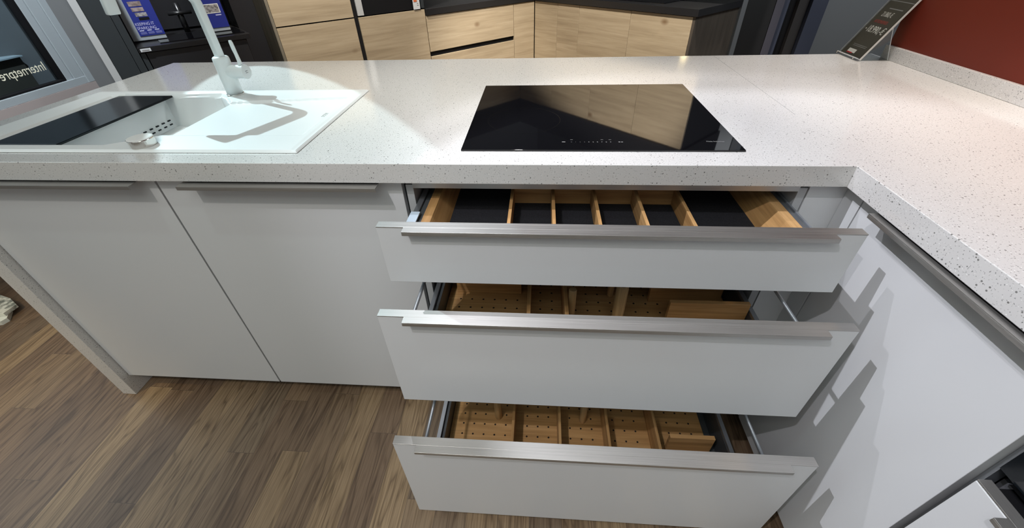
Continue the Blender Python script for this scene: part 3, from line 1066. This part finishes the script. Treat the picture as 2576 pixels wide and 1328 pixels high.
def handle_x(parent, x0, x1, y, zt, px0, px1, prot=0.017, back=0.019, lip=0.0095):
    """angle-profile grip strip sitting on a front: full-width top leg, protruding tongue, lip"""
    m = MB()
    m.box(x0, x1, y - 0.0004, y + back, zt - 0.0022, zt)
    m.box(px0, px1, y - prot, y - 0.0004, zt - 0.0022, zt)
    m.box(px0, px1, y - prot, y - prot + 0.0018, zt - lip, zt - 0.0022)
    return m.build('handle', M['steel'], parent, 0.0003)


def base_cab(label, x0, x1, px0, px1):
    r = thing('base_cabinet', label, 'cabinet', ((x0 + x1) / 2, 0.3, 0), 'grey white peninsula cabinets')
    cm = MB().box(x0 + 0.001, x0 + 0.018, YD + FTH + 0.002, 0.60, 0.08, 0.905)
    cm.box(x1 - 0.018, x1 - 0.001, YD + FTH + 0.002, 0.60, 0.08, 0.905)
    cm.box(x0 + 0.018, x1 - 0.018, YD + FTH + 0.002, 0.60, 0.08, 0.098)
    cm.box(x0 + 0.018, x1 - 0.018, 0.592, 0.60, 0.098, 0.905)
    cm.build('carcass', M['inner'], r)
    d = MB().box(x0, x1, YD, YD + FTH, 0.088, 0.9145).build('door', M['front'], r, 0.0008)
    handle_x(d, x0 + 0.001, x1 - 0.001, YD, 0.9188, px0, px1, 0.0435)
    return r


base_cab('grey white base cabinet at the speckled end panel, under the sink bowl', -2.1625, -1.5725, -2.12, -1.596)
base_cab('grey white base cabinet left of the open drawers, under the drainer', -1.5670, -0.9600, -1.479, -1.005)
pl = MB().box(-2.166, -0.02, 0.080, 0.098, 0.0, 0.0795).build('plinth', M['plinth'])
tag(pl, 'dark plinth recessed under the grey white peninsula cabinets', 'plinth')
bp_ = MB().box(-2.166, 0.55, 0.925, 0.943, 0.0, 0.922).build('rear_panel', M['front'])
tag(bp_, 'grey white rear panel closing the back of the peninsula', 'panel')

# drawer cabinet
dc = thing('drawer_cabinet', 'grey white cabinet with three pulled-out drawers under the cooktop', 'cabinet', (-0.5, 0.3, 0))
cs = MB()
cs.box(-0.951, -0.9335, YD + 0.001, 0.56, 0.08, 0.905)
cs.box(-0.0740, -0.0560, YD + 0.001, 0.56, 0.08, 0.905)
cs.box(-0.9335, -0.0740, 0.545, 0.56, 0.08, 0.905)
cs.box(-0.9335, -0.0740, YD + 0.02, 0.545, 0.08, 0.095)
cs.build('carcass', M['front_edge'], dc, 0.0006)
MB().box(-0.9335, -0.0740, YD - 0.001, YD + 0.045, 0.8975, 0.9195).build('top_rail', M['steel'], dc)
XA, XB = -0.961, -0.0408
DR_ = [(-0.1512, 0.9084, 0.7627, 0.005), (-0.2467, 0.7567, 0.4594, 0.0), (-0.3509, 0.4497, 0.0752, 0.0)]
PX = [(-0.905, -0.097), (-0.906, -0.098), (-0.907, -0.097)]
for k, (y, zt, zb, _) in enumerate(DR_):
    d = MB().box(XA, XB, y, y + FTH, zb, zt - 0.0024).build('drawer', M['front'], dc, 0.0008)
    handle_x(d, XA, XB, y, zt, *PX[k])
    yb = y + FTH + 0.50
    if k == 0:
        for sx, s in ((-0.928, 1), (-0.083, -1)):
            MB().box(min(sx, sx + s * 0.013), max(sx, sx + s * 0.013), y + FTH, yb, 0.805, 0.861).build('side_wall', M['rail'], d, 0.0008)
        MB().box(-0.930, -0.909, y + FTH + 0.045, y + FTH + 0.105, 0.8615, 0.8655).build('connector_cap', M['cap'], d, 0.0006)
        for x0, x1 in ((-0.9135, -0.9005), (-0.096, -0.0855)):
            MB().box(x0, x1, y + FTH, yb, 0.806, 0.856).build('inner_wall', M['darkrail'], d)
        MB().box(-0.915, -0.083, y + FTH, yb, 0.800, 0.8045).build('bottom', M['darkrail'], d)
        MB().box(-0.082, -0.0775, y + FTH, yb, 0.858, 0.864).build('runner', M['railhi'], d)
    else:
        zf = 0.488 if k == 1 else 0.108
        zr = 0.70 if k == 1 else 0.36
        for sx, s in ((-0.926, 1), (-0.084, -1)):
            x0, x1 = min(sx, sx + s * 0.012), max(sx, sx + s * 0.012)
            MB().box(x0, x1, y + FTH, yb, zf, zf + 0.090).build('side_wall', M['rail'], d, 0.0008)
            xm = -0.912 if s > 0 else -0.099
            MB().tube((xm, y + FTH, zr), (xm, yb, zr), 0.0040, 0.0040, 14).build('side_rail', M['railhi'], d, 0, True)
            MB().box(xm - 0.003, xm + 0.003, y + FTH + 0.30, y + FTH + 0.315, zf + 0.09, zr).build('rail_post', M['rail'], d)
        for x0, x1 in ((-0.9135, -0.905), (-0.097, -0.0905)):
            MB().box(x0, x1, y + FTH, yb, zf, zf + 0.080).build('inner_wall', M['darkrail'], d)
        MB().box(-0.914, -0.090, y + FTH, yb, zf - 0.006, zf - 0.001).build('bottom', M['darkrail'], d)

# inserts ---------------------------------------------------------------
y1 = DR_[0][0] + FTH + 0.004
ci = thing('cutlery_insert', 'oak cutlery tray with black felt bottom in the top drawer', 'cutlery tray', (-0.5, 0.0, 0.805))
MB().box(-0.8985, -0.097, y1, 0.34, 0.8047, 0.8150).build('felt_bottom', M['mat'], ci)
for x in (-0.705, -0.606, -0.507, -0.407, -0.308):
    MB().box(x - 0.0038, x + 0.0038, y1, 0.340, 0.8150, 0.861).build('divider', M['oakbox_y'], ci, 0.0005)
for xa_, xb_ in ((-0.7012, -0.6098), (-0.6022, -0.5108), (-0.5032, -0.4108), (-0.4032, -0.3118)):
    MB().box(xa_, xb_, 0.098, 0.106, 0.8150, 0.8605).build('cross_bar', M['oakbox'], ci, 0.0004)
MB().prism([(-0.8985, 0.815), (-0.8985, 0.864), (-0.878, 0.864), (-0.853, 0.815)], 1, y1, 0.34).build('side_block', M['oakbox_y'], ci, 0.0005)
MB().prism([(-0.097, 0.815), (-0.097, 0.864), (-0.118, 0.864), (-0.147, 0.815)], 1, y1, 0.34).build('side_block', M['oakbox_y'], ci, 0.0005)


def pegboard(label, x0, x1, y0, y1, z, divs, dz, th, hy, name):
    r = thing('peg_board', label, 'drawer insert', ((x0 + x1) / 2, (y0 + y1) / 2, z - 0.008))
    b = MB().box(x0, x1, y0, y1, z - 0.008, z).build('board', M['oakbox'], r, 0.0006)
    hm = MB()
    x = -0.867
    while x < x1 - 0.01:
        y = hy
        while y > y0 + 0.01:
            if x > x0 + 0.01 and all(abs(x - dd) > th for dd in divs) and not (abs(x - dd_near(x, divs)) < 0.007):
                n = 10
                vs = [hm.bm.verts.new((x + 0.0030 * math.cos(2 * math.pi * i / n), y + 0.0030 * math.sin(2 * math.pi * i / n), z + 0.0002)) for i in range(n)]
                hm.bm.faces.new(vs)
            y -= 0.0335
        x += 0.0338
    h = hm.build('peg_holes', M['hole'], b)
    h['kind'] = 'stuff'
    for dd in divs:
        MB().box(dd - th / 2, dd + th / 2, y0, y1, z, z + dz).build('divider', M['oakbox_y'], r, 0.0006)
    return r


def dd_near(x, divs):
    return min(divs, key=lambda d: abs(d - x)) if divs else 99


y2 = DR_[1][0] + FTH + 0.003
pegboard('oak peg board with dividers in the middle drawer', -0.9045, -0.100, y2, 0.26, 0.500, [-0.661, -0.564], 0.095, 0.010, 0.1975, 'm')
y3 = DR_[2][0] + FTH + 0.003
pegboard('oak peg board with four dividers in the bottom drawer', -0.9045, -0.120, y3, 0.15, 0.120, [-0.704, -0.566, -0.426, -0.286], 0.082, 0.008, 0.0190 + 0.067, 'b')
# frame strips of the bottom insert
fb = MB().box(-0.888, -0.712, y3 + 0.001, y3 + 0.010, 0.1202, 0.150).build('frame_strip', M['oakbox'], None, 0.0006)
tag(fb, 'low oak strip lying across the front left of the bottom drawer', 'wood strip')


def block(name, label, x0, x1, y0, y1, z0, z1, mm='oakbox', cat='wood block', group=None):
    o = MB().box(x0, x1, y0, y1, z0, z1).build(name, M[mm], None, 0.001)
    return tag(o, label, cat, group)


block('oak_board', 'pale oak board standing crosswise at the left of the middle drawer', -0.881, -0.687, 0.090, 0.104, 0.5002, 0.585)
block('oak_board', 'wide oak board standing front right in the middle drawer', -0.298, -0.099 + 0.0, -0.030, -0.018, 0.5002, 0.600)
block('oak_board', 'half-hidden oak board behind the front right board of the middle drawer', -0.318, -0.118, 0.072, 0.084, 0.5002, 0.600)
block('oak_board', 'small oak board standing front right in the bottom drawer', -0.250, -0.124, -0.172, -0.160, 0.1202, 0.200)


def peg(label, x, y, z, h, r):
    o = MB().lathe((x, y, z), [(r * 0.95, 0), (r, 0.002), (r, h - 0.004), (r * 0.8, h)], 24).build('oak_peg', M['oakpeg'], None, 0, False)
    for p in o.data.polygons:
        p.use_smooth = abs(p.normal.z) < 0.5
    return tag(o, label, 'peg', 'oak pegs in the drawers')


peg('thick oak peg standing in the middle of the middle drawer, right one of two', -0.423, -0.020, 0.5002, 0.150, 0.0155)
peg('oak peg beside the right divider of the middle drawer', -0.5465, -0.010, 0.5002, 0.120, 0.0105)
peg('short oak peg half hidden behind the thick peg of the middle drawer', -0.424, 0.095, 0.5002, 0.105, 0.0095)
peg('oak peg standing left in the bottom drawer', -0.757, -0.088, 0.1202, 0.110, 0.0115)
peg('oak peg standing third compartment from the left in the bottom drawer', -0.488, -0.088, 0.1202, 0.110, 0.0105)

# corner and right run ----------------------------------------------------
cf = thing('corner_filler', 'grey white corner filler panels right of the open drawers', 'panel', (-0.01, 0.02, 0.1))
MB().box(-0.0535, 0.0247 + 0.018, YD, YD + 0.018, 0.09, 0.9215).build('panel', M['front'], cf, 0.0006)
MB().box(0.0247, 0.0427, -0.0265, YD - 0.0004, 0.09, 0.9215).build('panel', M['front'], cf, 0.0006)
rc = thing('base_cabinet', 'grey white base cabinet of the right run under the warm lit worktop', 'cabinet', (0.3, -0.24, 0), 'grey white peninsula cabinets')
MB().box(0.046, 0.58, -0.459, -0.03, 0.08, 0.905).build('carcass', M['inner'], rc)
rd = MB().box(0.0247, 0.0437, -0.4605, -0.0295, 0.088, 0.9135).build('door', M['front'], rc, 0.0008)


def handle_y(parent, y0, y1, x, zt, py0, py1, prot=0.035, lip=0.0095, back=0.019):
    m = MB()
    m.box(x + 0.0004, x + back, y0, y1, zt - 0.0022, zt)
    m.box(x - prot, x + 0.0004, py0, py1, zt - 0.0022, zt)
    m.box(x - prot, x - prot + 0.0018, py0, py1, zt - lip, zt - 0.0022)
    o = m.build('handle', M['steel_y'], parent, 0.0003)
    return o


M['steel_y'] = M['steel'].copy()
for n in M['steel_y'].node_tree.nodes:
    if n.type == 'MAPPING':
        n.inputs['Scale'].default_value = (900, 6, 900)
handle_y(rd, -0.460, -0.030, 0.0247, 0.9180, -0.43, -0.094)
gpn = MB().box(0.040, 0.060, -0.4690, -0.4620, 0.0, 0.9215).build('side_panel', M['rail'])
tag(gpn, 'grey metal upright strip between the right cabinet and the oven unit', 'trim strip')
ou = thing('oven_cabinet', 'grey white oven cabinet in the bottom right corner', 'cabinet', (0.3, -0.78, 0))
MB().box(0.062, 0.58, -1.08, -0.4700, 0.08, 0.69).build('carcass', M['inner'], ou)
od = MB().box(0.0, 0.019, -1.08, -0.4835, 0.088, 0.7085).build('drawer', M['front'], ou, 0.0008)
handle_y(od, -1.08, -0.4835, 0.0, 0.7125, -1.03, -0.533, 0.019)
MB().box(0.019, 0.062, -1.08, -0.4850, 0.088, 0.690).build('drawer_side', M['black'], od)
og = thing('glass_oven', 'black glass oven above the grey white drawer in the bottom right corner', 'oven', (0.3, -0.78, 0.72))
MB().box(0.034, 0.045, -1.08, -0.4700, 0.722, 0.9215).build('door', M['board'], og, 0.0008)
MB().box(0.047, 0.58, -1.08, -0.4700, 0.722, 0.9210).build('housing', M['black'], og)

# ---------------------------------------------------------------- price sign
ps = thing('price_sign', 'dark brown price sign in a clear acrylic holder at the worktop corner', 'sign', (0.55, 0.91, H))
B0 = Vector((0.509, 0.979, 0.9735))      # lower left corner seen from the front (camera left)
B1 = Vector((0.506, 0.850, 0.9735))
ux = (B1 - B0).normalized()
uy = Vector((0.096, 0.0, 0.168)).normalized()
un = ux.cross(uy).normalized()
if un.x > 0:
    un = -un
L, HS = (B1 - B0).length, 0.232


def sign_pt(u, v, w=0.0):
    return B0 + ux * u + uy * v + un * w


def sign_quad(name, u0, u1, v0, v1, w0, w1, m, parent):
    mb = MB()
    v = [mb.bm.verts.new(sign_pt(u, vv, w)) for w in (w0, w1) for u, vv in ((u0, v0), (u1, v0), (u1, v1), (u0, v1))]
    for f in ((3, 2, 1, 0), (4, 5, 6, 7), (0, 1, 5, 4), (1, 2, 6, 5), (2, 3, 7, 6), (3, 0, 4, 7)):
        mb.bm.faces.new([v[i] for i in f])
    return mb.build(name, m, parent)


card = sign_quad('card', 0.004, L - 0.006, 0.004, HS, 0.0, 0.0012, M['signcard'], ps)
sign_quad('acrylic_front', 0, L, 0, HS + 0.01, 0.0022, 0.0038, M['acrylic'], ps)
sign_quad('acrylic_back', 0, L, 0, HS + 0.01, -0.0022, -0.0004, M['acrylic'], ps)
# polished edges of the acrylic
sign_quad('holder_edge', -0.0012, 0.0, 0, HS + 0.01, -0.002, 0.004, M['alu'], ps)
sign_quad('holder_edge', L, L + 0.0016, 0, HS + 0.01, -0.002, 0.004, M['signwhite'], ps)
sign_quad('holder_lip', -0.001, L + 0.001, -0.002, 0.0008, -0.002, 0.012, M['paper'], ps)
for (v, u0, u1, h) in ((0.036, 0.028, 0.106, 0.0014), (0.041, 0.028, 0.106, 0.0014), (0.196, 0.004, L - 0.006, 0.0022), (0.170, 0.034, 0.102, 0.003)):
    sign_quad('rule', u0, u1, v, v + h, 0.0012, 0.0014, M['print'], card)
fr_ = lambda u, v: frame(sign_pt(u, v, 0.0014), ux, uy, un)
text('lettering', '21.860,-\u20ac', M['signwhite'], card, 0.0225, fr_(0.026, 0.144), 0.0001, 'LEFT', 0.62)
text('lettering', 'AKTIONSPREIS', M['signred'], card, 0.0150, fr_(0.020, 0.121), 0.0003, 'LEFT', 0.72)
text('lettering', '18.990,-\u20ac', M['signwhite'], card, 0.0325, fr_(0.022, 0.088), 0.0002, 'LEFT', 0.72)
sign_quad('rule', 0.013, 0.018, 0.095, 0.099, 0.0012, 0.0014, M['signwhite'], card)
sign_quad('logo', 0.030, 0.074, 0.012, 0.025, 0.0012, 0.0015, M['signwhite'], card)
sign_quad('logo', 0.030, 0.062, 0.009, 0.013, 0.0015, 0.0018, M['signlogo'], card)
# rear leg of the holder
leg = MB()
for (u0, u1) in ((0.0, L), ):
    p = [sign_pt(u0, 0.118, -0.003), sign_pt(u1, 0.118, -0.003)]
    q = [Vector((0.604, 0.979, H + 0.0012)), Vector((0.604, 0.856, H + 0.0012))]
    leg.quad([p[0], p[1], q[1], q[0]])
lo = leg.build('rear_leg', M['acrylic'], ps)
so_ = lo.modifiers.new('thick', 'SOLIDIFY')
so_.thickness = 0.002
for (ya, yb_) in ((sign_pt(L, 0.118, -0.003), Vector((0.604, 0.856, H + 0.0018))), (sign_pt(L * 0.0, 0.118, -0.003), Vector((0.604, 0.979, H + 0.0018)))):
    MB().tube(ya, yb_, 0.0013, 0.0013, 8).build('leg_edge', M['paper'], ps)
MB().box(0.508, 0.606, 0.853, 0.977, H + 0.0002, H + 0.0016).build('base_plate', M['acrylic'], ps)
for (yy) in (0.878, 0.979):
    MB().tube((0.4985, yy, H + 0.001), (0.4985, yy, H + 0.010), 0.0022, 0.0022, 10).build('clip', M['chrome'], ps)

# ---------------------------------------------------------------- stone samples on the floor
s1 = MB().prism([(-3.40, 0.50), (-3.175, 0.440), (-3.101, 0.403), (-3.099, 0.344), (-3.40, 0.27)], 2, 0.022, 0.040).build('stone_sample', M['granite'], None, 0.001)
tag(s1, 'speckled grey stone sample slab on the floor left of the end panel, upper one', 'stone slab')
s2 = MB().prism([(-3.42, 0.47), (-3.131, 0.387), (-3.084, 0.334), (-3.091, 0.309), (-3.42, 0.22)], 2, 0.0, 0.0215).build('stone_sample', M['whitestone'], None, 0.001)
tag(s2, 'plain white stone sample slab on the floor under the speckled one', 'stone slab')
